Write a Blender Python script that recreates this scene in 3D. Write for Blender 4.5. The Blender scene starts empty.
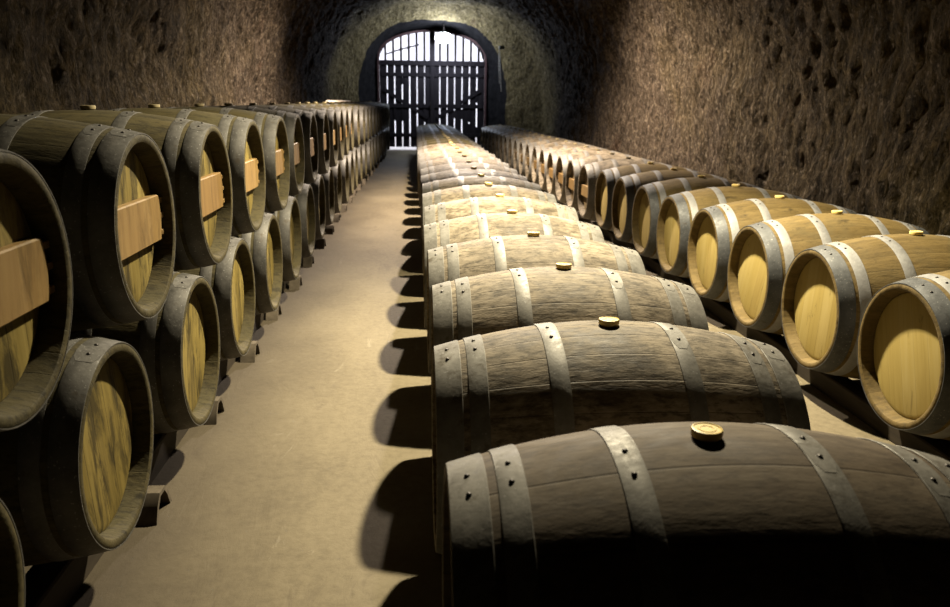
import bpy, math, random
from mathutils import Vector, Matrix, noise
random.seed(7)
PI = math.pi
scene = bpy.context.scene
col = scene.collection

# ------------------------------------------------------------------ helpers
def link_mesh(name, verts, faces, mat=None, parent=None, smooth=30, loc=None):
    me = bpy.data.meshes.new(name)
    me.from_pydata(verts, [], faces)
    me.validate()
    if smooth:
        me.polygons.foreach_set('use_smooth', [True] * len(me.polygons))
        me.set_sharp_from_angle(angle=math.radians(smooth))
    if mat: me.materials.append(mat)
    o = bpy.data.objects.new(name, me)
    col.objects.link(o)
    if parent: o.parent = parent
    if loc: o.location = loc
    return o

class MB:
    def __init__(s): s.v = []; s.f = []
    def add(s, verts, faces):
        b = len(s.v); s.v += [tuple(v) for v in verts]; s.f += [tuple(b + i for i in f) for f in faces]
    def box(s, x0, x1, y0, y1, z0, z1, bev=0.0, mtx=None):
        b = min(bev, (x1-x0)*.45, (y1-y0)*.45, (z1-z0)*.45)
        if b <= 0:
            v = [(x, y, z) for x in (x0, x1) for y in (y0, y1) for z in (z0, z1)]
            f = [(0,1,3,2),(4,6,7,5),(0,4,5,1),(2,3,7,6),(0,2,6,4),(1,5,7,3)]
        else:
            v = []; f = []
            idx = {}
            for i, x in enumerate((x0, x1)):
                for j, y in enumerate((y0, y1)):
                    for k, z in enumerate((z0, z1)):
                        sx, sy, sz = (1, -1)[i], (1, -1)[j], (1, -1)[k]
                        idx[i,j,k] = len(v)
                        v += [(x, y+sy*b, z+sz*b), (x+sx*b, y, z+sz*b), (x+sx*b, y+sy*b, z)]
            q = lambda i,j,k,a: idx[i,j,k]+a
            for i in (0,1):
                c = [q(i,0,0,0), q(i,1,0,0), q(i,1,1,0), q(i,0,1,0)]; f.append(c if i else c[::-1])
            for j in (0,1):
                c = [q(0,j,0,1), q(0,j,1,1), q(1,j,1,1), q(1,j,0,1)]; f.append(c if j else c[::-1])
            for k in (0,1):
                c = [q(0,0,k,2), q(1,0,k,2), q(1,1,k,2), q(0,1,k,2)]; f.append(c if k else c[::-1])
            for i in (0,1):
                for j in (0,1):
                    c = [q(i,j,0,0), q(i,j,1,0), q(i,j,1,1), q(i,j,0,1)]; f.append(c if (i+j)%2 else c[::-1])
                for k in (0,1):
                    c = [q(i,0,k,0), q(i,0,k,2), q(i,1,k,2), q(i,1,k,0)]; f.append(c if (i+k)%2 else c[::-1])
            for j in (0,1):
                for k in (0,1):
                    c = [q(0,j,k,1), q(1,j,k,1), q(1,j,k,2), q(0,j,k,2)]; f.append(c if (j+k)%2 else c[::-1])
            for i in (0,1):
                for j in (0,1):
                    for k in (0,1):
                        c = [q(i,j,k,0), q(i,j,k,1), q(i,j,k,2)]; f.append(c if (i+j+k)%2 else c[::-1])
        if mtx: v = [tuple(mtx @ Vector(p)) for p in v]
        s.add(v, f)
    def tube(s, pts, r, n=8):
        pts = [Vector(p) for p in pts]; v = []; f = []
        for i, p in enumerate(pts):
            t = (pts[min(i+1, len(pts)-1)] - pts[max(i-1, 0)]).normalized()
            a = t.orthogonal().normalized() if i == 0 else (a - t*a.dot(t)).normalized()
            b = t.cross(a)
            v += [p + r*(math.cos(2*PI*k/n)*a + math.sin(2*PI*k/n)*b) for k in range(n)]
        for i in range(len(pts)-1):
            for k in range(n):
                f.append((i*n+k, i*n+(k+1) % n, (i+1)*n+(k+1) % n, (i+1)*n+k))
        f.append(tuple(range(n))[::-1]); f.append(tuple((len(pts)-1)*n+k for k in range(n)))
        s.add(v, f)
    def revolve(s, prof, n=48, axis='x', closed=False):
        """prof: list of (along, radius)"""
        v = []; f = []
        for (a, r) in prof:
            for k in range(n):
                t = 2*PI*k/n
                if axis == 'x': v.append((a, r*math.cos(t), r*math.sin(t)))
                else: v.append((r*math.cos(t), r*math.sin(t), a))
        m = len(prof)
        for i in range(m if closed else m-1):
            j = (i+1) % m
            for k in range(n):
                l = (k+1) % n
                f.append((i*n+k, j*n+k, j*n+l, i*n+l) if axis == 'x' else (i*n+k, i*n+l, j*n+l, j*n+k))
        if not closed:
            for i, fl in ((0, 0), (m-1, 1)):
                if prof[i][1] > 1e-6:
                    c = tuple(i*n+k for k in range(n))
                    f.append(c if fl == (axis == 'z') else c[::-1])
        s.add(v, f)
    def build(s, name, mat=None, parent=None, smooth=30, loc=None):
        return link_mesh(name, s.v, s.f, mat, parent, smooth, loc)

def tag(o, label, cat, group=None, kind=None):
    if label: o['label'] = label
    if cat: o['category'] = cat
    if group: o['group'] = group
    if kind: o['kind'] = kind
    return o
def empty(name, loc=(0,0,0)):
    o = bpy.data.objects.new(name, None); col.objects.link(o); o.location = loc
    o.empty_display_size = .1
    return o
def copy_tree(o, parent=None, kids=None):
    c = o.copy(); col.objects.link(c)
    if parent: c.parent = parent
    for ch in KIDS.get(o.name, []):
        copy_tree(ch, c)
    return c
KIDS = {}
def register(o):
    KIDS[o.name] = list(o.children)
    for ch in o.children: register(ch)

# ------------------------------------------------------------------ node materials
class NT:
    def __init__(s, name):
        s.m = bpy.data.materials.new(name); s.m.use_nodes = True
        s.t = s.m.node_tree; s.n = s.t.nodes; s.n.clear()
        s.out = s.n.new('ShaderNodeOutputMaterial')
        s.b = s.n.new('ShaderNodeBsdfPrincipled')
        s.t.links.new(s.b.outputs[0], s.out.inputs[0])
        s.tc = s.n.new('ShaderNodeTexCoord')
        s.obj = s.tc.outputs['Object']
    def L(s, a, b): s.t.links.new(a, b)
    def put(s, inp, v):
        if hasattr(v, 'is_output'): s.L(v, inp)
        elif isinstance(v, (tuple, list)) and len(v) == 3 and inp.type == 'RGBA': inp.default_value = (*v, 1)
        else: inp.default_value = v
    def math(s, op, a, b=0.0, c=None):
        n = s.n.new('ShaderNodeMath'); n.operation = op
        s.put(n.inputs[0], a); s.put(n.inputs[1], b)
        if c is not None: s.put(n.inputs[2], c)
        return n.outputs[0]
    def mapping(s, vec, scale=(1,1,1), loc=(0,0,0), rot=(0,0,0)):
        n = s.n.new('ShaderNodeMapping'); s.L(vec, n.inputs[0])
        n.inputs['Scale'].default_value = scale; s.put(n.inputs['Location'], loc); n.inputs['Rotation'].default_value = rot
        return n.outputs[0]
    def noise(s, vec, scale, detail=4, rough=.55, dist=0.0):
        n = s.n.new('ShaderNodeTexNoise'); s.L(vec, n.inputs['Vector'])
        n.inputs['Scale'].default_value = scale; n.inputs['Detail'].default_value = detail
        n.inputs['Roughness'].default_value = rough; n.inputs['Distortion'].default_value = dist
        return n.outputs['Fac']
    def voro(s, vec, scale, feature='F1', rand=1.0):
        n = s.n.new('ShaderNodeTexVoronoi'); n.feature = feature
        s.L(vec, n.inputs['Vector']); n.inputs['Scale'].default_value = scale; n.inputs['Randomness'].default_value = rand
        return n.outputs['Distance']
    def ramp(s, fac, stops):
        n = s.n.new('ShaderNodeValToRGB'); s.L(fac, n.inputs[0])
        e = n.color_ramp.elements
        while len(e) < len(stops): e.new(.5)
        for el, (p, c) in zip(e, stops):
            el.position = p
            el.color = (*c, 1) if isinstance(c, tuple) else (c, c, c, 1)
        return n.outputs[0]
    def mix(s, fac, a, b, mode='MIX'):
        n = s.n.new('ShaderNodeMix'); n.data_type = 'RGBA'; n.blend_type = mode
        s.put(n.inputs[0], fac); s.put(n.inputs[6], a); s.put(n.inputs[7], b)
        return n.outputs[2]
    def sep(s, vec):
        n = s.n.new('ShaderNodeSeparateXYZ'); s.L(vec, n.inputs[0]); return n.outputs
    def comb(s, x, y, z):
        n = s.n.new('ShaderNodeCombineXYZ')
        for i, v in zip(n.inputs, (x, y, z)): s.put(i, v)
        return n.outputs[0]
    def rand(s):
        if not hasattr(s, '_oi'): s._oi = s.n.new('ShaderNodeObjectInfo')
        return s._oi.outputs['Random']
    def white(s, w):
        n = s.n.new('ShaderNodeTexWhiteNoise'); n.noise_dimensions = '1D'; s.put(n.inputs['W'], w)
        return n.outputs['Value']
    def shifted(s):
        """object coordinates moved by a random step for every copy"""
        r = s.rand()
        v = s.n.new('ShaderNodeVectorMath'); v.operation = 'ADD'
        s.L(s.obj, v.inputs[0])
        s.L(s.comb(s.math('MULTIPLY', r, 37.0), s.math('MULTIPLY', r, 91.0), s.math('MULTIPLY', r, 53.0)), v.inputs[1])
        return v.outputs[0]
    def bump(s, h, strength=.5, dist=.01, normal=None):
        n = s.n.new('ShaderNodeBump'); s.L(h, n.inputs['Height'])
        n.inputs['Strength'].default_value = strength; n.inputs['Distance'].default_value = dist
        if normal: s.L(normal, n.inputs['Normal'])
        s.L(n.outputs[0], s.b.inputs['Normal']); return n.outputs[0]
    def set(s, color=None, rough=None, metal=None, spec=None):
        if hasattr(color, 'is_output'): color = s.mix(1.0, color, (.42,.42,.42), 'MULTIPLY')
        if color is not None: s.put(s.b.inputs['Base Color'], color)
        if rough is not None: s.put(s.b.inputs['Roughness'], rough)
        if metal is not None: s.put(s.b.inputs['Metallic'], metal)
        s.put(s.b.inputs['Specular IOR Level'], .5*(spec if spec is not None else .4))
        return s.m

def stave_mat(name, dark, mid, light, dust, dust_lo, dust_hi, staves=26, stain=.6, spots=(.02,.017,.012), seam_=.5, mottle=.35, bump_=.55):
    """outside of a barrel: staves running along local x, seams, grain, dust patches"""
    s = NT(name)
    X, Y, Z = s.sep(s.obj)
    ang = s.math('ARCTAN2', Z, Y)
    u = s.math('MULTIPLY_ADD', ang, staves/(2*PI), 100.37)
    idx = s.math('FLOOR', u); fr = s.math('FRACT', u)
    rnd = s.white(s.math('ADD', idx, s.math('MULTIPLY', s.rand(), 50.0)))
    sv = s.shifted()
    grain = s.noise(s.mapping(sv, (3.0, 45, 45)), 1.0, 6, .6)
    cloud = s.noise(s.mapping(sv, (2.5, 4.5, 4.5)), 1.6, 5, .65, .6)
    fleck = s.noise(s.mapping(sv, (14, 40, 40)), 1.0, 4, .7)
    c = s.ramp(s.math('MULTIPLY_ADD', rnd, .28, s.math('MULTIPLY', grain, .78)), [(.25, dark), (.52, mid), (.8, light)])
    up = s.math('MULTIPLY_ADD', cloud, .75, s.math('MULTIPLY', fleck, .25))
    c = s.mix(s.ramp(up, [(dust_lo, 0.0), (dust_hi, 1.0)]), c, dust)
    st = s.noise(s.mapping(sv, (5, 9, 9), (4, 2, 7)), 1.3, 6, .75)
    c = s.mix(s.math('MULTIPLY', s.ramp(st, [(.56, 0.0), (.7, 1.0)]), stain), c, spots)
    sc_ = s.noise(s.mapping(sv, (22, 60, 60), (1, 5, 2)), 1.0, 5, .75)
    c = s.mix(s.math('MULTIPLY', s.ramp(sc_, [(.50, 0.0), (.62, 1.0)]), mottle), c, spots)
    c = s.mix(s.math('MULTIPLY', s.ramp(sc_, [(.36, 1.0), (.45, 0.0)]), mottle*.8), c, dust)
    seam = s.math('MINIMUM', fr, s.math('SUBTRACT', 1.0, fr))
    line = s.ramp(seam, [(0.0, 1.0), (.028, 0.0)])
    c = s.mix(s.math('MULTIPLY', line, seam_), c, spots)
    h = s.math('ADD', s.math('MULTIPLY', grain, .45), s.math('MULTIPLY', fleck, .7))
    h = s.math('SUBTRACT', h, s.math('MULTIPLY', line, seam_))
    s.bump(h, bump_, .006)
    return s.set(c, s.ramp(cloud, [(.3, .55), (.7, .85)]), 0.0, .25)

def head_mat(name, dark, mid, light, stain, plank=.085, lo=.5, hi=.72, amount=.8, seam_=.7):
    """barrel head: planks standing along local z"""
    s = NT(name)
    sv = s.shifted()
    X, Y, Z = s.sep(s.obj)
    u = s.math('MULTIPLY_ADD', Y, 1/plank, 50.45)
    idx = s.math('FLOOR', u); fr = s.math('FRACT', u)
    rnd = s.white(s.math('ADD', idx, s.math('MULTIPLY', s.rand(), 77.0)))
    grain = s.noise(s.mapping(sv, (40, 38, 2.6)), 1.0, 6, .6, .4)
    c = s.ramp(s.math('MULTIPLY_ADD', rnd, .3, s.math('MULTIPLY', grain, .75)), [(.25, dark), (.5, mid), (.78, light)])
    st = s.noise(s.mapping(sv, (9, 16, 4.5)), 1.0, 7, .72, .5)
    c = s.mix(s.math('MULTIPLY', s.ramp(st, [(lo, 0.0), (hi, 1.0)]), amount), c, stain)
    seam = s.math('MINIMUM', fr, s.math('SUBTRACT', 1.0, fr))
    line = s.ramp(seam, [(0.0, 1.0), (.03, 0.0)])
    c = s.mix(s.math('MULTIPLY', line, seam_), c, (.03,.022,.012))
    s.bump(s.math('SUBTRACT', s.math('MULTIPLY', grain, .5), s.math('MULTIPLY', line, seam_)), .4, .004)
    return s.set(c, .62, 0.0, .3)

def metal_mat(name, lo, hi, rust, metal=.45, rough=.58, rust_lo=.58):
    s = NT(name)
    sv = s.shifted()
    n1 = s.noise(sv, 9, 6, .65); n2 = s.noise(sv, 55, 4, .7)
    c = s.ramp(s.math('MULTIPLY_ADD', n1, .7, s.math('MULTIPLY', n2, .3)), [(.36, lo), (.62, hi)])
    c = s.mix(s.ramp(s.noise(sv, 14, 6, .75), [(rust_lo, 0.0), (rust_lo+.12, .8)]), c, rust)
    c = s.mix(s.ramp(s.noise(sv, 130, 2, .5), [(.66, 0.0), (.72, .7)]), c, (.62, .6, .56))
    s.bump(n2, .25, .003)
    return s.set(c, s.ramp(n2, [(.3, rough-.1), (.7, rough+.15)]), metal, .4)

M = {}
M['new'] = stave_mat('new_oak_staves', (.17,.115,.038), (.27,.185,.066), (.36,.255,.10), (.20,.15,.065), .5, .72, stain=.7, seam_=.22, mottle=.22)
M['old'] = stave_mat('weathered_oak_staves', (.10,.076,.046), (.19,.148,.094), (.29,.232,.155), (.55,.455,.325), .42, .60, stain=.75, spots=(.045,.034,.020), seam_=.3, mottle=.65)
M['brown'] = stave_mat('brown_oak_staves', (.15,.11,.072), (.23,.175,.118), (.31,.245,.17), (.36,.295,.215), .50, .75, staves=15, stain=.4, spots=(.06,.046,.034), seam_=.5, mottle=.4, bump_=.25)
M['left'] = stave_mat('mossy_and_shaded_oak_staves', (.06,.047,.018), (.125,.10,.042), (.19,.15,.065), (.12,.10,.045), .42, .62, stain=.75, seam_=.2, mottle=.5)
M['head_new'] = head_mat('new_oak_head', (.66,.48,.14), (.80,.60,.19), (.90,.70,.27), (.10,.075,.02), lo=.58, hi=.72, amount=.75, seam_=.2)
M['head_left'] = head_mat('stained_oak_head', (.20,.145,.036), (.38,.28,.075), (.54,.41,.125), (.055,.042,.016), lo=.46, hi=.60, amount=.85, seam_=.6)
M['head_old'] = head_mat('dull_oak_head', (.22,.15,.06), (.36,.25,.11), (.46,.33,.16), (.06,.045,.025), lo=.5, hi=.7)
M['bar'] = head_mat('crossbar_wood', (.27,.155,.050), (.42,.25,.085), (.53,.34,.125), (.10,.06,.022), plank=.6, lo=.48, hi=.68, amount=.65)
M['steel'] = metal_mat('dark_hoop_steel', (.11,.112,.112), (.23,.233,.232), (.11,.085,.06))
M['galv'] = metal_mat('bright_hoop_steel', (.36,.35,.335), (.56,.55,.53), (.24,.21,.17), metal=.3, rust_lo=.62)
M['dusty'] = metal_mat('dusty_hoop_steel', (.22,.205,.175), (.43,.405,.355), (.15,.12,.08), metal=.3, rust_lo=.56)
M['dull'] = metal_mat('dull_hoop_steel', (.13,.122,.108), (.26,.245,.22), (.14,.11,.075), metal=.4, rust_lo=.57)
M['rivet'] = NT('rivet_iron').set((.035,.03,.026), .45, .7)
_b = NT('yellow_silicone'); M['bung'] = _b.set(None, .42, 0, .5); _b.L(_b.mix(_b.noise(_b.obj, 60, 4), (.62,.45,.13), (.74,.58,.24)), _b.b.inputs['Base Color'])
_b.b.inputs['Subsurface Weight'].default_value = .15
_b.b.inputs['Subsurface Radius'].default_value = (.02,.012,.004)
_b = NT('dusty_bung_cork'); M['bung_dull'] = _b.set(_b.ramp(_b.noise(_b.obj, 60, 4), [(.3,(.42,.33,.16)),(.7,(.60,.49,.26))]), .6, 0)
M['ink'] = NT('stencil_ink').set((.03,.022,.02), .8, 0)
_t = NT('rail_timber'); M['timber'] = _t.set(_t.ramp(_t.noise(_t.mapping(_t.obj, (20,2,20)), 1, 5), [(.3,(.035,.026,.017)),(.7,(.10,.075,.048))]), .85, 0)
_t = NT('chock_clay'); M['chock'] = _t.set(_t.ramp(_t.noise(_t.shifted(), 22, 5), [(.3,(.12,.095,.062)),(.7,(.25,.20,.14))]), .85, 0)

# ------------------------------------------------------------------ the barrel
BL = .95
HOOPS = [(-.474,-.408), (-.392,-.344), (-.192,-.144), (.144,.192), (.344,.392), (.408,.474)]
def radius(x, rb, rh): return rb - (rb-rh)*abs(2*x/BL)**1.9

def make_barrel(name, rb, rh, mats, crossbar=False, rivets=True, seg=64, staves_mat=None, deep=.060):
    root = empty(name)
    z0 = rb + .003
    loc = (0, 0, z0)
    h = BL/2
    xs = [-h+.004 + (BL-.008)*i/26 for i in range(27)]
    prof = [(-h+deep+.002, rh-.036), (-h+.030, rh-.031), (-h+.003, rh-.024), (-h, rh-.019), (-h, rh-.006)]
    prof += [(x, radius(x, rb, rh)) for x in xs]
    prof += [(h, rh-.006), (h, rh-.019), (h-.003, rh-.024), (h-.030, rh-.031), (h-deep-.002, rh-.036)]
    b = MB(); b.revolve(prof, seg)
    # the revolve caps both inner ends: leave them, the heads sit just in front
    b.f = [f for f in b.f if len(f) <= 4]
    st = b.build('staves', staves_mat or mats['staves'], root, 32, loc)
    for (x0, x1), mk in zip(HOOPS, mats['hoops']):
        b = MB(); n = seg
        rr = lambda x: radius(x, rb, rh)
        t = .0026
        prof = [(x0, rr(x0)-.001), (x0, rr(x0)+t*.7), (x0+.0015, rr(x0)+t), ((x0+x1)/2, rr((x0+x1)/2)+t), (x1-.0015, rr(x1)+t), (x1, rr(x1)+t*.7), (x1, rr(x1)-.001)]
        b.revolve(prof, n, closed=True)
        # the lapped strap end, its outline clipped at the corners
        flip = x0 > 0
        a0, a1, m = (math.radians(112), math.radians(78), 10) if flip else (math.radians(62), math.radians(116), 10)
        v = []; f = []
        for i in range(m+1):
            a = a0 + (a1-a0)*i/m
            e = (.013, .004, .001)[i] if i < 3 else .0
            q = 1.22 - .75*max(0, i/m-.3)/.7
            for (x, dr) in ((x0+.0004+e, t*.4), (x0+.0004+e, t*q), (x1-.0004-e, t*q), (x1-.0004-e, t*.4)):
                r = rr(x) + dr
                v.append((x, r*math.cos(a), r*math.sin(a)))
        for i in range(m):
            for k in range(3):
                f.append((i*4+k, i*4+k+1, i*4+5+k, i*4+4+k))
        f.append((0,3,2,1)); f.append((m*4, m*4+1, m*4+2, m*4+3))
        if flip: f = [q_[::-1] for q_ in f]
        b.add(v, f)
        hp = b.build('hoop', M[mk], root, 40, loc)
        if rivets:
            for a in (94, 105):
                rb_ = MB(); rb_.revolve([(-.002, .0055), (.0015, .0052), (.0032, .0036), (.0038, 0.0)], 10, 'z')
                xm = (x0+x1)/2; r = rr(xm) + t*1.15 - .0005
                o = rb_.build('rivet', M['rivet'], hp, 50, (xm, r*math.cos(math.radians(a)), r*math.sin(math.radians(a))))
                o.rotation_euler = (math.radians(a-90), 0, 0)
    for sgn in (-1, 1):
        b = MB()
        R = rh - .033
        k = [(0.0, R+.001), (.010, R-.004), (.015, R-.022), (.015, 0.0)]
        b.revolve([(a, r) for a, r in k], seg)
        if sgn < 0:
            b.v = [(-x, y, z) for x, y, z in b.v]; b.f = [f[::-1] for f in b.f]
        hd = b.build('head', mats['head'], root, 25, (sgn*(h-deep), 0, z0))
        if crossbar:
            hb = crossbar/2; off = .0
            b = MB(); wv = []
            n = 10
            x_0, x_1 = sgn*(h-deep+.016), sgn*(h-deep+.042)
            # board cut to the curve of the head at both ends
            ring = []
            for i in range(n+1):
                zz = -hb + 2*hb*i/n
                ring.append((math.sqrt((rh-.052)**2 - zz*zz), zz))
            out = [(y-.006, z) for y, z in ring] + [(-y+.006, z) for y, z in ring[::-1]]
            N = len(out)
            bev = .004
            lay = [(x_0, 0), (x_1 - sgn*bev, 0), (x_1, bev)]
            for x, ins in lay:
                wv += [(x, y - math.copysign(ins, y), z*(1-ins/hb)) for y, z in out]
            fs = []
            for j in range(2):
                for i in range(N):
                    l = (i+1) % N
                    fs.append((j*N+i, j*N+l, (j+1)*N+l, (j+1)*N+i))
            fs.append(tuple(range(2*N, 3*N))); fs.append(tuple(range(N))[::-1])
            if sgn < 0: fs = [f[::-1] for f in fs]
            b.add(wv, fs)
            cb = b.build('crossbar', M['bar'], root, 25, (0, 0, z0))
            for sy in (-1, 1):
                for zz in (-.68, .05, .72):
                    pb = MB()
                    yy = math.sqrt((rh-.036)**2 - (zz*hb)**2)
                    pb.box(min(sgn*(h-deep+.028), sgn*(h-deep+.042)), max(sgn*(h-deep+.028), sgn*(h-deep+.042)), min(sy*(yy-.022), sy*(yy+.006)), max(sy*(yy-.022), sy*(yy+.006)), zz*hb-.009, zz*hb+.009, .002)
                    pb.build('peg', M['bar'], cb, 30)
    b = MB()
    b.revolve([(-.02, .020), (0.0, .023), (.003, .0275), (.013, .0285), (.0165, .027), (.017, .0245), (.0155, .0235), (.0155, .017), (.0165, .016), (.0165, .012), (.0155, .011), (.0155, 0.0)], 40, 'z')
    b.build('bung', mats.get('bung', M['bung']), root, 35, (0, 0, z0+rb))
    return root

ORD = ('first second third fourth fifth sixth seventh eighth ninth tenth eleventh twelfth thirteenth fourteenth fifteenth sixteenth '
       'seventeenth eighteenth nineteenth twentieth twenty-first twenty-second twenty-third twenty-fourth twenty-fifth twenty-sixth '
       'twenty-seventh twenty-eighth twenty-ninth thirtieth').split()

RB, RH = .35, .277          # middle and right rows
RBL = .332                  # left rows
ZC = .44                    # height of the barrel axis
old_hoops = ['dusty']*6
new_hoops = ['steel','galv','galv','galv','galv','steel']
left_hoops = ['dull']*6

# one of each kind, near (with rivets) and far (rivets too small to show)
def kinds(name, rb, mats, crossbar=False, deep=.060):
    near = make_barrel(name, rb, RH, mats, crossbar, True, 72, deep=deep)
    far = make_barrel(name, rb, RH, mats, crossbar, False, 40, deep=deep)
    register(near); register(far)
    return near, far
mid_near, mid_far = kinds('oak_barrel', RB, dict(staves=M['old'], hoops=old_hoops, head=M['head_old']))
new_near, new_far = kinds('oak_barrel', RB, dict(staves=M['new'], hoops=new_hoops, head=M['head_new']))
_, mid_far_shaded = kinds('oak_barrel', RB, dict(staves=M['left'], bung=M['bung_dull'], hoops=left_hoops, head=M['head_old']))  # far middle barrels: shade past the second lamp put into a darker colour
for o in [_]+list(_.children_recursive): bpy.data.objects.remove(o)
_, oldr_far = kinds('oak_barrel', RB, dict(staves=M['old'], hoops=old_hoops, bung=M['bung_dull'], head=M['head_old']), .12, .07)
for o in [_]+list(_.children_recursive): bpy.data.objects.remove(o)
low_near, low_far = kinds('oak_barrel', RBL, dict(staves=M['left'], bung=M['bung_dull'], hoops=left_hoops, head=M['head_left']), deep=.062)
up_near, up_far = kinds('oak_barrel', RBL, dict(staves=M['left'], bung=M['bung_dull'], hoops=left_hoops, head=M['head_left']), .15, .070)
first_mid = make_barrel('oak_barrel', RB, RH, dict(staves=M['brown'], hoops=old_hoops, head=M['head_old']), False, True, 96)
register(first_mid)
protos = {o.name for o in (mid_near, mid_far, mid_far_shaded, new_near, new_far, oldr_far, low_near, low_far, up_near, up_far)}

def place(proto, x, y, z, label, group, head_turn=0.0, rx=None):
    o = proto if proto is first_mid else copy_tree(proto)
    o.location = (x, y, z)
    tag(o, label, 'barrel', group)
    for ch in o.children:
        k = ch.name.split('.')[0]
        if k == 'hoop': ch.rotation_euler.x = random.uniform(-.09, .09)
        elif k == 'head' and head_turn: ch.rotation_euler.x = random.uniform(-head_turn, head_turn)
        elif k == 'staves': ch.rotation_euler.x = random.uniform(-.12, .12)
    return o

# ---- middle row: barrels lie across, bungs up
zb = ZC - RB - .003
for n in range(28):
    y = 1.333 + .7416*n
    if n == 0:
        o = place(first_mid, .529, y-.03, zb-.004, 'dark brown oak barrel nearest the camera in the middle row, yellow bung on top', 'barrels of the middle row')
        for ch in o.children:
            if ch.name.startswith('bung'): ch.location.x = -.012
    else:
        lab = ('dusty grey oak barrel, %s in the middle row from the camera' if n < 15 else 'oak barrel darkened for shade, %s in the middle row from the camera') % ORD[n]
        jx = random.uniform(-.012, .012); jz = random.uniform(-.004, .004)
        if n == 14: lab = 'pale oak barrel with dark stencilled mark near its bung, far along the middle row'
        o = place(mid_near if n < 6 else (mid_far if n < 15 else mid_far_shaded),   .523+jx, y, zb-.008+jz, lab, 'barrels of the middle row')
        o.rotation_euler.z = random.uniform(-.008, .008)
        if n == 14:
            # illegible stencil: short strokes bent to the bulge
            st = [c for c in o.children if c.name.startswith('staves')][0]
            b = MB()
            for k in range(7):
                x0 = .06 + k*.028
                for a in (76, 88):
                    a0, a1 = math.radians(a), math.radians(a+9)
                    r = RB + .0012
                    v = [(x, r*math.cos(t), r*math.sin(t)) for x in (x0, x0+.019) for t in (a0, a1)]
                    v += [(x, y_*.99, z_*.99) for x, y_, z_ in v]
                    if random.random() < .85: b.add(v, [(0,1,3,2),(4,6,7,5),(0,2,6,4),(1,5,7,3),(0,4,5,1),(2,3,7,6)])
            b.build('stencil_mark', M['ink'], st, 0)

# ---- left row: two tiers, nested
def lshift(y): return max(0.0, (y-11)/10.5)*.18
DZ = .541
zl = ZC - RBL - .003
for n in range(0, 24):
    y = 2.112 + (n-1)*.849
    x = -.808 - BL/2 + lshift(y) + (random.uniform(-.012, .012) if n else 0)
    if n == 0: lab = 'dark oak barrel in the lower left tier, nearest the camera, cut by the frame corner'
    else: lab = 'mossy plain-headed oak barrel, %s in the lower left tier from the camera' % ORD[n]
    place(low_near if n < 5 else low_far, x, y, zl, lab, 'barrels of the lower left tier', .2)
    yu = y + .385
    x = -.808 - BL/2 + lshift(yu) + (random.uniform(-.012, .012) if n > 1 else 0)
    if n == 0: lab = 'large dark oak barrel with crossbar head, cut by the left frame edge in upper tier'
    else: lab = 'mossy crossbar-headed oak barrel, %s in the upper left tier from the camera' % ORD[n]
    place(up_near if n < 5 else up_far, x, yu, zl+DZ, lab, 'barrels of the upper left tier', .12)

# ---- right row
def rshift(y): return -.04*min(max((y-7.8)/.8, 0), 1) - max(0, (y-12)/10)*.12
for n in range(1, 27):
    y = 2.80 + (n-1)*.7173
    x = 1.828 + BL/2 + rshift(y)
    if n == 1: lab = 'yellow new oak barrel nearest the camera, cut by the right frame edge'
    elif n <= 8: lab = 'yellow new oak barrel, %s in the right row from the camera' % ORD[n-1]
    else: lab = 'old oak barrel with crossbar head, %s behind the yellow barrels of the right row' % ORD[n-9]
    place(new_near if n < 5 else (new_far if n <= 8 else oldr_far), x, y, zb, lab, 'yellow barrels of the right row' if n <= 8 else 'old barrels of the right row', .35 if n <= 8 else .1)

for o in (mid_near, mid_far, mid_far_shaded, new_near, new_far, oldr_far, low_near, low_far, up_near, up_far):
    for c in list(o.children_recursive): bpy.data.objects.remove(c)
    bpy.data.objects.remove(o)

# ---- timber rails the barrels lie on
def rail(x, zt, y0, y1, shift, label):
    b = MB(); v = []; f = []; n = 40
    for i in range(n+1):
        y = y0 + (y1-y0)*i/n; d = shift(y)
        v += [(d-.05, y, 0), (d-.05, y, zt-.006), (d-.044, y, zt), (d+.044, y, zt), (d+.05, y, zt-.006), (d+.05, y, 0)]
    for i in range(n):
        for k in range(6): f.append((i*6+k, (i+1)*6+k, (i+1)*6+(k+1) % 6, i*6+(k+1) % 6))
    f += [(0,1,2,3,4,5), tuple(n*6+k for k in (5,4,3,2,1,0))]
    b.add(v, f)
    o = b.build('support_rail', M['timber'], None, 0, (x, 0, 0))
    tag(o, label, 'rail', 'timber rails under the barrels')
for nm, xc, rb_, y0, y1, sh in (('left stack', -1.283, RBL, .9, 21.3, lshift), ('middle row', .528, RB, .9, 21.7, lambda y: 0.0), ('right row', 2.303, RB, 2.3, 21.2, rshift)):
    zt = ZC - radius(.19, rb_, RH) - (.019 if nm == 'middle row' else .010)
    rail(xc-.27, zt, y0, y1, sh, 'dark timber rail on the floor under the left ends of the %s' % nm)
    rail(xc+.27, zt, y0, y1, sh, 'dark timber rail on the floor under the right ends of the %s' % nm)

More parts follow.
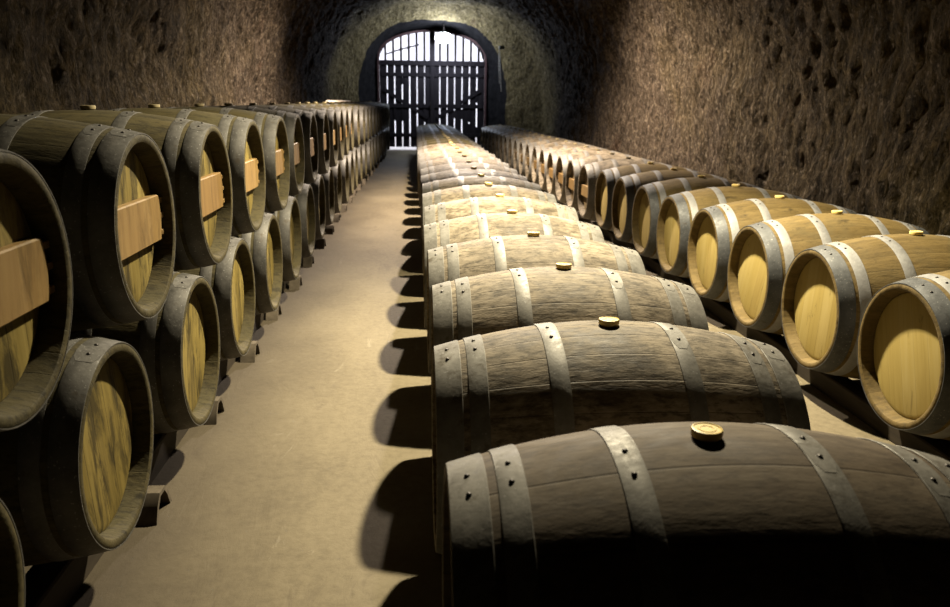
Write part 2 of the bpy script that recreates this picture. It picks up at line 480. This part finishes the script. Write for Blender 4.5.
# ---- hollow chocks between the lower left barrels, poking into the aisle
chock_me = None
for n in range(0, 23):
    y = 2.112 + (n-.5)*.849
    if chock_me is None:
        b = MB()
        out = [(-.085, 0), (-.06, .055), (-.028, .088), (.028, .088), (.06, .055), (.085, 0)]
        inn = [(-.068, 0), (-.047, .046), (-.022, .074), (.022, .074), (.047, .046), (.068, 0)]
        v = []
        for x in (-.075, 0.0):
            v += [(x, a, z) for a, z in out] + [(x, a, z) for a, z in inn]
        f = []
        for i in range(5):
            f.append((i, i+1, 13+i, 12+i)); f.append((6+i, 18+i, 19+i, 7+i))
            f.append((i, 6+i, 7+i, i+1)); f.append((12+i, 13+i, 19+i, 18+i))
        f.append((0, 12, 18, 6)); f.append((5, 11, 23, 17))
        b.add(v, f)
        o = b.build('barrel_chock', M['chock'], None, 25); chock_me = o
    else:
        o = chock_me.copy(); col.objects.link(o)
    o.location = (-.862 + lshift(y) + random.uniform(-.015, .01), y, 0)
    tag(o, 'hollow grey brown chock on the floor at the aisle edge, %s from the camera' % ORD[n], 'chock', 'chocks along the left aisle edge')

# ---- pale batten lying on the upper left tier
b = MB(); b.box(-.022, .022, -1.9, 1.9, 0, .02, .003)
o = b.build('pale_batten', NT('pale_batten_wood').set((.62,.52,.42), .6, 0), None, 0, (-1.16, 13.1, ZC+DZ+RBL+.018))
tag(o, 'pale wooden batten lying along the tops of the far upper left barrels', 'batten')

# ------------------------------------------------------------------ the vault
def prof_pt(a, xc, hw, zs, b, e=2.5):
    """a: 0 left floor .. 1 right floor"""
    total = 2*zs + PI*.5*(hw+b)
    d = a*total
    if d < zs: return xc-hw, d
    if d > total-zs: return xc+hw, total-d
    t = PI*(d-zs)/(total-2*zs)
    c, s_ = math.cos(t), math.sin(t)
    return xc - hw*math.copysign(abs(c)**(2/e), c), zs + b*abs(s_)**(2/e)
def section(y):
    """centre, half width, spring, rise of the vault at distance y"""
    k = min(max((y-13)/9, 0), 1)
    A = (.60+.05*k, 2.63+.15*k, .9, 2.78+.12*k)
    if y <= 21.9: return A
    E_ = (.5, 1.98, 1.4, 2.05)
    k = min((y-21.9)/.6, 1)
    if y <= 22.5: return tuple(a+(b_-a)*k for a, b_ in zip(A, E_))
    k = (y-22.5)/.9
    F_ = (.5, 1.52, 2.0, 1.28)
    return tuple(a+(b_-a)*min(k,1) for a, b_ in zip(E_, F_))
def rough(p, y):
    big = noise.fractal(Vector((p[0]*.9, y*.55, p[1]*.9)), 1.0, 2.0, 3)
    mid_ = noise.fractal(Vector((p[0]*3.2, y*3.2, p[1]*1.7+9)), .8, 2.1, 4)
    fine = noise.fractal(Vector((p[0]*10, y*10, p[1]*5.5+3)), .7, 2.1, 4)
    return .09*big + .042*mid_ + .040*fine
ys = [-2.5, -1.5, -.5, .5, 1.5] + [2.2 + .04*i for i in range(int((21.9-2.2)/.04)+1)]
ys += [21.9 + .05*i for i in range(1, 13)] + [22.5+.075*i for i in range(1, 16)]
NA = 220
grid = []
for y in ys:
    xc, hw, zs, b_ = section(y)
    row = []
    for i in range(NA+1):
        a = i/NA
        x, z = prof_pt(a, xc, hw, zs, b_)
        dx, dz = xc-x, (zs-z if z > zs else 0.0)
        l = math.hypot(dx, dz) or 1
        k = 1 if y < 22.5 else .45
        d = rough((x, z), y)*k
        nx, nz = dx/l, dz/l
        row.append((x + nx*d, y + (.0 if y < 0 else .03*noise.noise(Vector((x*4, y*4, z*4)))*(1 if 2 < y < 22.4 else 0)), max(z + nz*d, 0.0)))
    grid.append(row)
def wall_mat(name):
    s = NT(name)
    P = s.obj
    fib = s.noise(s.mapping(P, (14, 14, 6.5)), 1.0, 9, .78, .2)
    fine = s.noise(s.mapping(P, (60, 60, 30)), 1.0, 5, .75)
    patch = s.noise(s.mapping(P, (.55, .55, .5)), 1.0, 4, .6)
    holes = s.noise(s.mapping(P, (4.5, 4.5, 1.6)), 1.0, 8, .7, .3)
    t = s.math('MULTIPLY_ADD', fib, .62, s.math('MULTIPLY', fine, .38))
    warm = s.ramp(t, [(.36, (.012,.009,.006)), (.48, (.10,.072,.046)), (.57, (.27,.20,.135)), (.68, (.58,.46,.34))])
    ochre = s.ramp(t, [(.36, (.010,.008,.004)), (.48, (.13,.095,.04)), (.58, (.28,.20,.09)), (.70, (.55,.43,.22))])
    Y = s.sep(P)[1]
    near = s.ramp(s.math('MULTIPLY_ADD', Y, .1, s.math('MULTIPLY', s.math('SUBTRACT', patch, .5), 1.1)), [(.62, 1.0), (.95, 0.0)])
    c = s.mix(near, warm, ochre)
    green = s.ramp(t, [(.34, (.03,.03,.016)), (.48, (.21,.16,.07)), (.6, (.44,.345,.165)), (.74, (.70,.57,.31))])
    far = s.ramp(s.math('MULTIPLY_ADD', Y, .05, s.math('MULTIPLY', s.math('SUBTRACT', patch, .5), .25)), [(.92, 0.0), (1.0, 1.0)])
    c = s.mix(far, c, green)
    red = s.noise(s.mapping(P, (.9, .9, .9), (3, 11, 5)), 1.0, 3)
    c = s.mix(s.ramp(red, [(.64, 0.0), (.72, .35)]), c, (.16,.08,.045))
    fl = s.noise(s.mapping(P, (34, 34, 20), (7, 3, 1)), 1.0, 3, .6)
    c = s.mix(s.ramp(fl, [(.58, 0.0), (.66, .55)]), c, (.64,.52,.38))
    c = s.mix(s.ramp(fl, [(.33, .7), (.42, 0.0)]), c, (.014,.010,.006))
    c = s.mix(s.ramp(holes, [(.28, .5), (.42, 0.0)]), c, (.012,.009,.005))
    h = s.math('ADD', s.math('MULTIPLY', fib, 1.3), s.math('ADD', s.math('MULTIPLY', fine, .5), s.math('MULTIPLY', s.ramp(holes, [(.3, 0.0), (.48, 1.0)]), .22)))
    cl = s.voro(s.mapping(P, (15, 15, 9)), 1.0)
    h = s.math('SUBTRACT', h, s.math('MULTIPLY', cl, .7))
    s.bump(h, 1.0, .06)
    return s.set(c, .9, 0.0, .15)
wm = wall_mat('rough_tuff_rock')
nm_ = NT('shaded_niche_rock')  # shade of the recess put into a near-black rock colour
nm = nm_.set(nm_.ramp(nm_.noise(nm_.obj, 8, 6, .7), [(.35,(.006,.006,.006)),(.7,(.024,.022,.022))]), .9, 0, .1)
def strip(name, i0, i1, r0, r1, mat):
    v = []; f = []; w = i1-i0+1
    for r in range(r0, r1+1): v += grid[r][i0:i1+1]
    for r in range(r1-r0):
        for i in range(w-1):
            f.append((r*w+i, r*w+i+1, (r+1)*w+i+1, (r+1)*w+i))
    o = link_mesh(name, v, f, mat, None, 0)
    for p in o.data.polygons: p.use_smooth = True
    o['kind'] = 'structure'
    return o
last = len(ys)-1
rn = max(i for i, y in enumerate(ys) if y <= 22.51)
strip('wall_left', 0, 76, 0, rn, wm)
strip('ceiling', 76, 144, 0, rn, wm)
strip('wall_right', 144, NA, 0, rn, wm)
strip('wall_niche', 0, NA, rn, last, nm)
b = MB(); b.box(-2.8, 4.0, -2.62, -2.46, 0, 4.0); b.build('wall_back', wm, None, 0)['kind'] = 'structure'

# floor
s = NT('worn_concrete_floor')
n1 = s.noise(s.mapping(s.obj, (1.2, .8, 1)), 1.0, 5, .6); n2 = s.noise(s.obj, 26, 6, .7); n3 = s.noise(s.mapping(s.obj, (6, 2.2, 1), rot=(0,0,.5)), 1.0, 6, .7, .8)
c = s.ramp(s.math('MULTIPLY_ADD', n1, .5, s.math('MULTIPLY', n2, .5)), [(.3, (.19,.152,.092)), (.5, (.30,.245,.152)), (.72, (.38,.315,.205))])
c = s.mix(s.ramp(n3, [(.63, 0.0), (.68, .45)]), c, (.50,.43,.31))
c = s.mix(s.ramp(n3, [(.30, .5), (.40, 0.0)]), c, (.15,.115,.075))
# floor colour darkens towards the left edge of the aisle
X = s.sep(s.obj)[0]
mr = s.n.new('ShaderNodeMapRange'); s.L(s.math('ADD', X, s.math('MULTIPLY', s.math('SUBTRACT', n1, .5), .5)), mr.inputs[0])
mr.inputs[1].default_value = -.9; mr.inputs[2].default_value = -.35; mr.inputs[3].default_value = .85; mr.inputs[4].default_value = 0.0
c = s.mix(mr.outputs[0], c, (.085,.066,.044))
s.bump(s.math('ADD', s.math('MULTIPLY', n2, .5), n3), .35, .01)
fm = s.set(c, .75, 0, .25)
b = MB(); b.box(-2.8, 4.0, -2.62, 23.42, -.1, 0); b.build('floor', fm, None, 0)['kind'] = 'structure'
# pale gravel yard outside the gate
g_ = NT('pale_gravel'); g_.put(g_.b.inputs['Roughness'], .9)
g_.L(g_.ramp(g_.noise(g_.obj, 40, 4), [(.3, (.62,.60,.56)), (.7, (.82,.80,.77))]), g_.b.inputs['Base Color'])
b = MB(); b.box(-6, 7, 23.42, 34, -.1, 0); b.build('ground', g_.m, None, 0)['kind'] = 'structure'

# ------------------------------------------------------------------ gate at the far end
GY = 23.3
gw = NT('dark_gate_wood')
gmat = gw.set(gw.ramp(gw.noise(gw.mapping(gw.obj, (25,25,2)), 1, 5), [(.3,(.012,.010,.012)),(.7,(.04,.032,.034))]), .8, 0, .2)
fw_ = NT('gate_frame_paint'); framem = fw_.set((.05,.026,.024), .6, 0)
gate = empty('wooden_gate', (.5, GY, 0))
tag(gate, 'dark slatted double gate under an arched barred fanlight, daylight showing through the gaps', 'gate')
def arch(x):      # underside of the frame arch, local x from -1.44 to 1.44
    return 2.50 + .70*math.sqrt(max(0, 1-(x/1.46)**2))
# arched frame
b = MB(); n = 28; v = []; f = []
pts = [(-1.46, 0.0), (-1.46, 2.45)] + [(-1.44+2.88*i/n, arch(-1.44+2.88*i/n)) for i in range(n+1)] + [(1.46, 2.45), (1.46, 0.0)]
for (x, z) in pts:
    l = math.hypot(x, max(z-2.2, 0)) or 1
    ox, oz = (x*(1+.05/1.46), z) if z < 2.46 else (x*1.034, z+.05)
    v += [(x, -.08, z), (ox, -.08, oz), (ox, .08, oz), (x, .08, z)]
m = len(pts)
for i in range(m-1):
    for k in range(4): f.append((i*4+k, (i+1)*4+k, (i+1)*4+(k+1) % 4, i*4+(k+1) % 4))
f += [(0,1,2,3), (m*4-1, m*4-2, m*4-3, m*4-4)]
b.add(v, f); b.build('arch_frame', framem, gate, 30)
b = MB(); b.box(-1.46, 1.46, -.07, .07, 2.30, 2.44, .01); b.build('transom', gmat, gate, 0)
# rock surround that closes the vault round the frame
b = MB(); v = []
ring = [(-1.49, 0.0), (-1.49, 2.45)] + [(1.02*(-1.44+2.88*i/28), arch(-1.44+2.88*i/28)+.02) for i in range(29)] + [(1.49, 2.45), (1.49, 0.0)]
for (x, z) in ring:
    ox, oz = x*1.35, (z if z < .01 else z + .5*max(0, (z-1.5)))
    v += [(x+.5, GY+.10, z), (ox+.5, GY+.10, oz), (ox+.5, GY+.3, oz), (x+.5, GY+.3, z)]
f = []
for i in range(len(ring)-1):
    for k in range(4): f.append((i*4+k, (i+1)*4+k, (i+1)*4+(k+1) % 4, i*4+(k+1) % 4))
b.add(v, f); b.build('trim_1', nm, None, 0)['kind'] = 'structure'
# leaves: planks with uneven gaps
gaps = []
rr = random.Random(3)
for side, x0, x1 in ((-1, -1.455, -.004), (1, .004, 1.455)):
    leaf = MB(); N = 7; w = (x1-x0)/N
    for i in range(N):
        g0 = .014 + rr.random()*.020
        leaf.box(x0+i*w+g0*.5, x0+(i+1)*w-g0*.5, -.015, .015, .085, 2.36, .003)
    leaf.box(x0 if side < 0 else x1-.03, x0+.03 if side < 0 else x1, -.014, .014, .085, 2.36)
    lf = leaf.build('gate_leaf', gmat, gate, 0)
    bt = []
    for z in (.42, 1.22, 2.06):
        q = MB(); q.box(x0+.02, x1-.02, -.05, -.015, z-.055, z+.055, .006); q.build('batten', gmat, lf, 0)
    q = MB()
    ang = math.atan2(.85, (x1-x0)-.1)
    mt = Matrix.Translation(((x0+x1)/2, -.033, 1.27)) @ Matrix.Rotation(-ang*side, 4, 'Y')
    q.box(-.72, .72, -.016, .016, -.05, .05, .004, mt); q.build('brace', gmat, lf, 0)
    # short cover slips nailed over parts of the gaps
    for i in range(1, N):
        for z in (.2, .55, 1.0, 1.45, 1.9):
            if rr.random() < .36:
                q = MB(); hh = .10+rr.random()*.13
                q.box(x0+i*w-.035, x0+i*w+.035, -.03, -.015, z-hh, z+hh, .003); q.build('cover_slip', gmat, lf, 0)
b = MB(); b.box(-.06, .06, -.06, -.016, .07, 2.31, .006); b.build('centre_post', gmat, gate, 0)
# fanlight bars
for i in range(-6, 7):
    x = i*.215
    zt = arch(x)+.02
    if zt < 2.52: continue
    wd = .065 if i else .15
    b = MB(); b.box(x-wd/2, x+wd/2, -.03, .03, 2.42, zt, .004); b.build('fanlight_bar', gmat, gate, 0)
b = MB(); b.tube([(-1.25, 0, 2.60), (-.9, 0, 2.72), (-.35, 0, 2.86)], .022, 6); b.build('fanlight_brace', gmat, gate, 30)
b = MB(); b.tube([(-.05,-.09,1.12), (-.05,-.12,1.14), (-.05,-.12,1.3), (-.05,-.09,1.32)], .012, 8); b.build('handle', M['rivet'], gate, 30)

# ------------------------------------------------------------------ lamps
shade_m = NT('lamp_shade_enamel').set((.05,.055,.05), .4, .2)
def emis(name, colr, st):
    s = NT(name); s.set((.8,.8,.8), .3); s.put(s.b.inputs['Emission Color'], colr); s.b.inputs['Emission Strength'].default_value = st
    return s.m
def ceiling_lamp(x, y, z, ztop, label, power, colr, half, blend, radius_, aim):
    t = empty('ceiling_lamp', (x, y, z))
    tag(t, label, 'lamp')
    b = MB(); b.tube([(0,0,.10), (0,0,ztop-z)], .008, 8); b.build('cable', M['rivet'], t)
    b = MB(); b.revolve([(.14,.0), (.14,.045), (.09,.05), (.07,.09), (-.03,.19), (-.035,.19), (-.03,.182), (.065,.08), (.085,.04), (.085,0)], 36, 'z'); b.build('shade', shade_m, t, 35)
    b = MB(); b.revolve([(.085,.0),(.08,.016),(.05,.02),(.03,.034),(.0,.036),(-.018,.026),(-.026,.0)], 24, 'z'); b.build('bulb', emis('bulb_glow', colr, 30), t, 60)
    ld = bpy.data.lights.new('lamp_light', 'SPOT'); ld.energy = power; ld.color = colr; ld.shadow_soft_size = radius_
    ld.spot_size = 2*math.radians(half); ld.spot_blend = blend
    lo = bpy.data.objects.new('lamp_light', ld); col.objects.link(lo); lo.parent = t; lo.location = (0, 0, -.05)
    lo.rotation_euler = Vector(aim).to_track_quat('-Z', 'Y').to_euler()
    return t
ceiling_lamp(.98, 4.6, 3.40, 3.62, 'shaded lamp hanging from the vault above the fifth middle barrel', 2120, (1.0,.885,.63), 56, .9, .06, (-.30,-.75,-3.1))
ceiling_lamp(.75, 10.4, 3.30, 3.65, 'shaded lamp hanging from the vault halfway to the gate', 2350, (1.0,.84,.68), 80, .5, .05, (0,-.25,-2.8))

# bulkhead lamp over the gate
t = empty('bulkhead_lamp', (.80, 22.6, 3.0))
tag(t, 'oval bluish white bulkhead lamp glaring above the gate', 'lamp')
b = MB(); b.revolve([(.0,.0),(.0,.2),(.03,.2),(.06,.17),(.06,0)], 32, 'z'); o = b.build('base', shade_m, t, 35, (0, .14, 0)); o.rotation_euler = (PI/2, 0, 0); o.scale = (1.3, .8, 1)
b = MB(); b.revolve([(.0,.17),(.04,.165),(.08,.13),(.105,.07),(.112,0)], 32, 'z'); o = b.build('glass', emis('daylight_bulb', (.80,.86,1.0), 22), t, 60, (0, .08, 0)); o.rotation_euler = (PI/2, 0, 0); o.scale = (1.4, .82, 1)
b = MB(); b.tube([(0,.1,.1),(0,.1,.35)], .01, 8); b.build('conduit', M['rivet'], t)
ld = bpy.data.lights.new('bulkhead_light', 'POINT'); ld.energy = 240; ld.color = (.70,.80,1.0); ld.shadow_soft_size = .12
lo = bpy.data.objects.new('bulkhead_light', ld); col.objects.link(lo); lo.parent = t; lo.location = (0, -.32, -.1)

# cable and junction box on the rock right of the gate
t = empty('wall_cable', (2.28, 21.75, 2.72))
tag(t, 'junction box with two thin cables hanging on the rock right of the gate', 'cable')
b = MB(); b.box(-.08, .06, -.05, .05, -.04, .05, .01); b.build('junction_box', shade_m, t, 0)
b = MB(); b.tube([(-.05,-.03,-.03), (-.06,-.02,-.3), (-.03,.0,-.7), (.0,.0,-1.1)], .009, 6); b.build('cable', NT('pale_cable').set((.45,.42,.36), .5), t)
b = MB(); b.tube([(-.07,-.03,-.03), (-.09,-.02,-.4), (-.05,.0,-.9)], .007, 6); b.build('cable', bpy.data.materials['pale_cable'], t)

# ------------------------------------------------------------------ daylight outside
w = bpy.data.worlds.new('daylight'); scene.world = w; w.use_nodes = True
w.node_tree.nodes['Background'].inputs[0].default_value = (.88,.88,1.0,1)
w.node_tree.nodes['Background'].inputs[1].default_value = 1.6

# ------------------------------------------------------------------ camera
f_px, pitch, roll, yaw, camH = 804.45, 14.107, .6987, 4.3517, 1.3629
a, p_, r_ = math.radians(yaw), math.radians(pitch), math.radians(roll)
fwd = Vector((math.sin(a)*math.cos(p_), math.cos(a)*math.cos(p_), -math.sin(p_)))
right = Vector((math.cos(a), -math.sin(a), 0)); up = right.cross(fwd)
r2 = math.cos(r_)*right + math.sin(r_)*up; u2 = -math.sin(r_)*right + math.cos(r_)*up
cd = bpy.data.cameras.new('camera'); cam = bpy.data.objects.new('camera', cd); col.objects.link(cam)
mw = Matrix((r2, u2, -fwd)).transposed().to_4x4(); mw.translation = (0, 0, camH)
cam.matrix_world = mw
cd.dof.use_dof = True; cd.dof.focus_distance = 2.8; cd.dof.aperture_fstop = 4.5
cd.sensor_width = 36; cd.lens = 36*f_px/950; cd.clip_start = .02
scene.camera = cam

scene.view_settings.view_transform = 'Standard'
scene.view_settings.look = 'None'
scene.view_settings.gamma = 1
scene.view_settings.use_curve_mapping = False
scene.view_settings.exposure = 0.3
